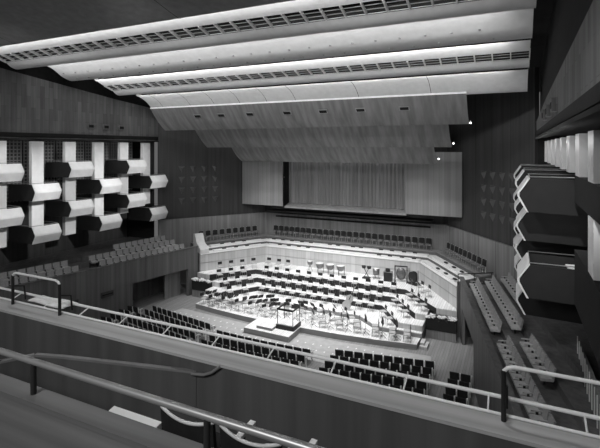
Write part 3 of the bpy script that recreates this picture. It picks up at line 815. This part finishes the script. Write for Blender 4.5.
# seats between barrier and parapet
def make_terrace_seat():
    t = thing('terrace_seat', 'x', 'seat')
    # curved shell back with white piping on the top edge, dark cloth
    m = MB(); p = MB(); n = 12; vs = []
    for i in range(n+1):
        u = -1+2*i/n; x = .24*u; dip = .045*(1-u*u)
        y = -.02*(1-u*u)
        for (yy, zz) in ((y, .35), (y-.05, .985-dip), (y-.02, .985-dip), (y+.04, .35)):
            vs.append((x, yy, zz))
    fs = []
    for i in range(n):
        for j in range(4): fs.append((i*4+j, (i+1)*4+j, (i+1)*4+(j+1) % 4, i*4+(j+1) % 4))
    m.add(vs, fs+[(0, 1, 2, 3), (n*4+3, n*4+2, n*4+1, n*4)], seatd, False); m.obj('backrest', t)
    p.tube([(.24*(-1+2*i/n), -.02*(1-(-1+2*i/n)**2)-.04, 1.0-.05*(1-(-1+2*i/n)**2)) for i in range(n+1)], .013, white, 6); p.obj('piping', t)
    m = MB(); m.box((0, .26, .5), (.45, .42, .1), seatd); m.obj('seat', t)
    m = MB(); m.box((.27, .3, .74), (.05, .3, .03), white); m.box((.27, .25, .36), (.04, .1, .72), blackm); m.obj('armrest', t)
    m = MB(); m.box((0, .1, .23), (.3, .2, .45), blackm); m.obj('pedestal', t)
    return t
ts = Proto(make_terrace_seat())
FZ = R_(-2.95)
for i, ox in enumerate((-2.17, -1.63, -1.09)):
    ts.place((CAMX+ox, 2.66, FZ), 0, 'dark terrace seat with white piped top, %s from the left in the row' % ordn(i), 'terrace seats in the near foreground')
struct(MB().box((8, 2.95, R_(-3.1)), (20, 1.7, .3), frontl).obj('floor_terrace_step'))
t = thing('tip_up_seat', 'white flat seat top at the left end of foreground seat row', 'seat', (CAMX-2.68, 2.62, FZ))
MB().box((0, 0, .83), (.50, .06, .05), white, rx=.2).obj('seat_edge', t); MB().box((0, .04, .40), (.44, .06, .80), seatd).obj('backrest', t)

# wood screen behind right annexe
t = thing('wood_screen', 'ribbed wood screen behind the right annexe seats at far right', 'screen', (0, 0, 0))
m = MB(); m.extr([(0, 21.0, R_(-8.4)), (0, 13.6, R_(-8.4)), (0, 13.6, R_(-7.1)), (0, 21.0, R_(-7.7))], (16.05, 0, 0), (16.15, 0, 0), walllo)
m.obj('screen_panel', t)
m = MB()
for k in range(14): m.box((16.03, 13.9+.52*k, R_(-7.9)), (.03, .05, 1.0), armw)
m.obj('rib', t)

# ================================================================== LIGHTS
def aim(o, tgt): o.rotation_euler = (Vector(tgt)-o.location).to_track_quat('-Z', 'Y').to_euler()
def spot(loc, tgt, p, ang=70, r=.15, blend=.8):
    l = bpy.data.lights.new('spot', 'SPOT'); l.energy = p; l.spot_size = math.radians(ang); l.spot_blend = blend; l.shadow_soft_size = r
    o = bpy.data.objects.new('spot_light', l); COL.objects.link(o); o.location = loc; aim(o, tgt); return o
def area(loc, tgt, sx, sy, p):
    l = bpy.data.lights.new('area', 'AREA'); l.shape = 'RECTANGLE'; l.size = sx; l.size_y = sy; l.energy = p
    o = bpy.data.objects.new('area_light', l); COL.objects.link(o); o.location = loc; aim(o, tgt); return o
K = 1.0
for x in (-8.9, -5.2, -.6, 2.2, 5.2, 8.5):
    spot((x*.9, 26.75, R_(2.0)), (x*.55, 30.0, .6), 1500*K, 80)
for x in (-6.5, -2.2, 2.2, 6.5):
    spot((x, 30.6, R_(.55)), (x*.95, 33.5, 1.5), 900*K, 95)
    spot((x, 33.9, R_(-.85)), (x*1.0, 36.8, 3.0), 260*K, 100)
l = bpy.data.lights.new('point', 'POINT'); l.energy = 22; l.shadow_soft_size = .1
o = bpy.data.objects.new('point_light', l); COL.objects.link(o); o.location = (15.3, 17.0, R_(-2.4))  # added point light, brightens the inside of the nearest right box
for sd in (-1, 1): spot((sd*10.6, 27.0, R_(1.9)), (sd*9.5, 30.2, 1.2), 500*K, 40)  # spots added at the canopy ends to brighten the planters
# trough lamps hidden behind each ceiling roll
for y, z, p in ((14.8, 5.28, 165), (18.35, 5.12, 400), (22.25, 4.70, 400), (26.15, 4.0, 300)):
    area((0, y, R_(z)), (0, y+2.0, R_(z-.02)), 27, .12, p*K)
# added fill spots above the rear stalls
for x in (-9, 0, 9):
    spot((x, 9.5, R_(5.6)), (x*.9, 22, 2), 1500*K, 115, .4)
# spots added to brighten the box walls, and point lights in the boxes' recess
for y in (17, 22, 27):
    spot((6, y-4, R_(3.4)), (-14.4, y, R_(-3.0)), 9000*K, 22, .3)
    spot((5, y-6, R_(4.2)), (14.5, y-2, R_(-3)), 130*K, 60, .3)
for sd in (-1, 1):
    for k in range(7):
        y = 13.65+2.5*k
        l = bpy.data.lights.new('point', 'POINT'); l.energy = 11*K; l.shadow_soft_size = .08
        o = bpy.data.objects.new('point_light', l); COL.objects.link(o); o.location = (sd*14.75, y, R_(.2))
area((CAMX-3, -2.5, R_(2.5)), (CAMX-3, 4, R_(-2.5)), 2.5, 1.2, 260*K)  # added fill light behind the camera for the foreground
spot((13.4, 1.0, R_(4.5)), (14.3, 18, R_(-3)), 5500*K, 24, .2)  # spot added to brighten the rims of the right boxes
for x in (7, 12.5): spot((x, 5.5, R_(5.5)), (x, 3.6, R_(-2.2)), 420*K, 80, .2)  # spots added to brighten the parapet ledge and rails
W = bpy.data.worlds.new('world'); S.world = W; W.use_nodes = True
W.node_tree.nodes['Background'].inputs[0].default_value = (1, 1, 1, 1)
W.node_tree.nodes['Background'].inputs[1].default_value = .12
# ================================================================== CAMERA
cd = bpy.data.cameras.new('camera'); cam = bpy.data.objects.new('camera', cd); COL.objects.link(cam)
cd.sensor_fit = 'HORIZONTAL'; cd.sensor_width = 36; cd.lens = 36*F/600
cd.shift_y = -(224-HY)/600
cam.location = (CAMX, 0, H0); cam.rotation_euler = (PI/2, 0, YAW); cd.clip_start = .05
S.camera = cam
vs = S.view_settings; vs.view_transform = 'Standard'; vs.look = 'None'; vs.gamma = 1; vs.exposure = 0.0; vs.use_curve_mapping = False
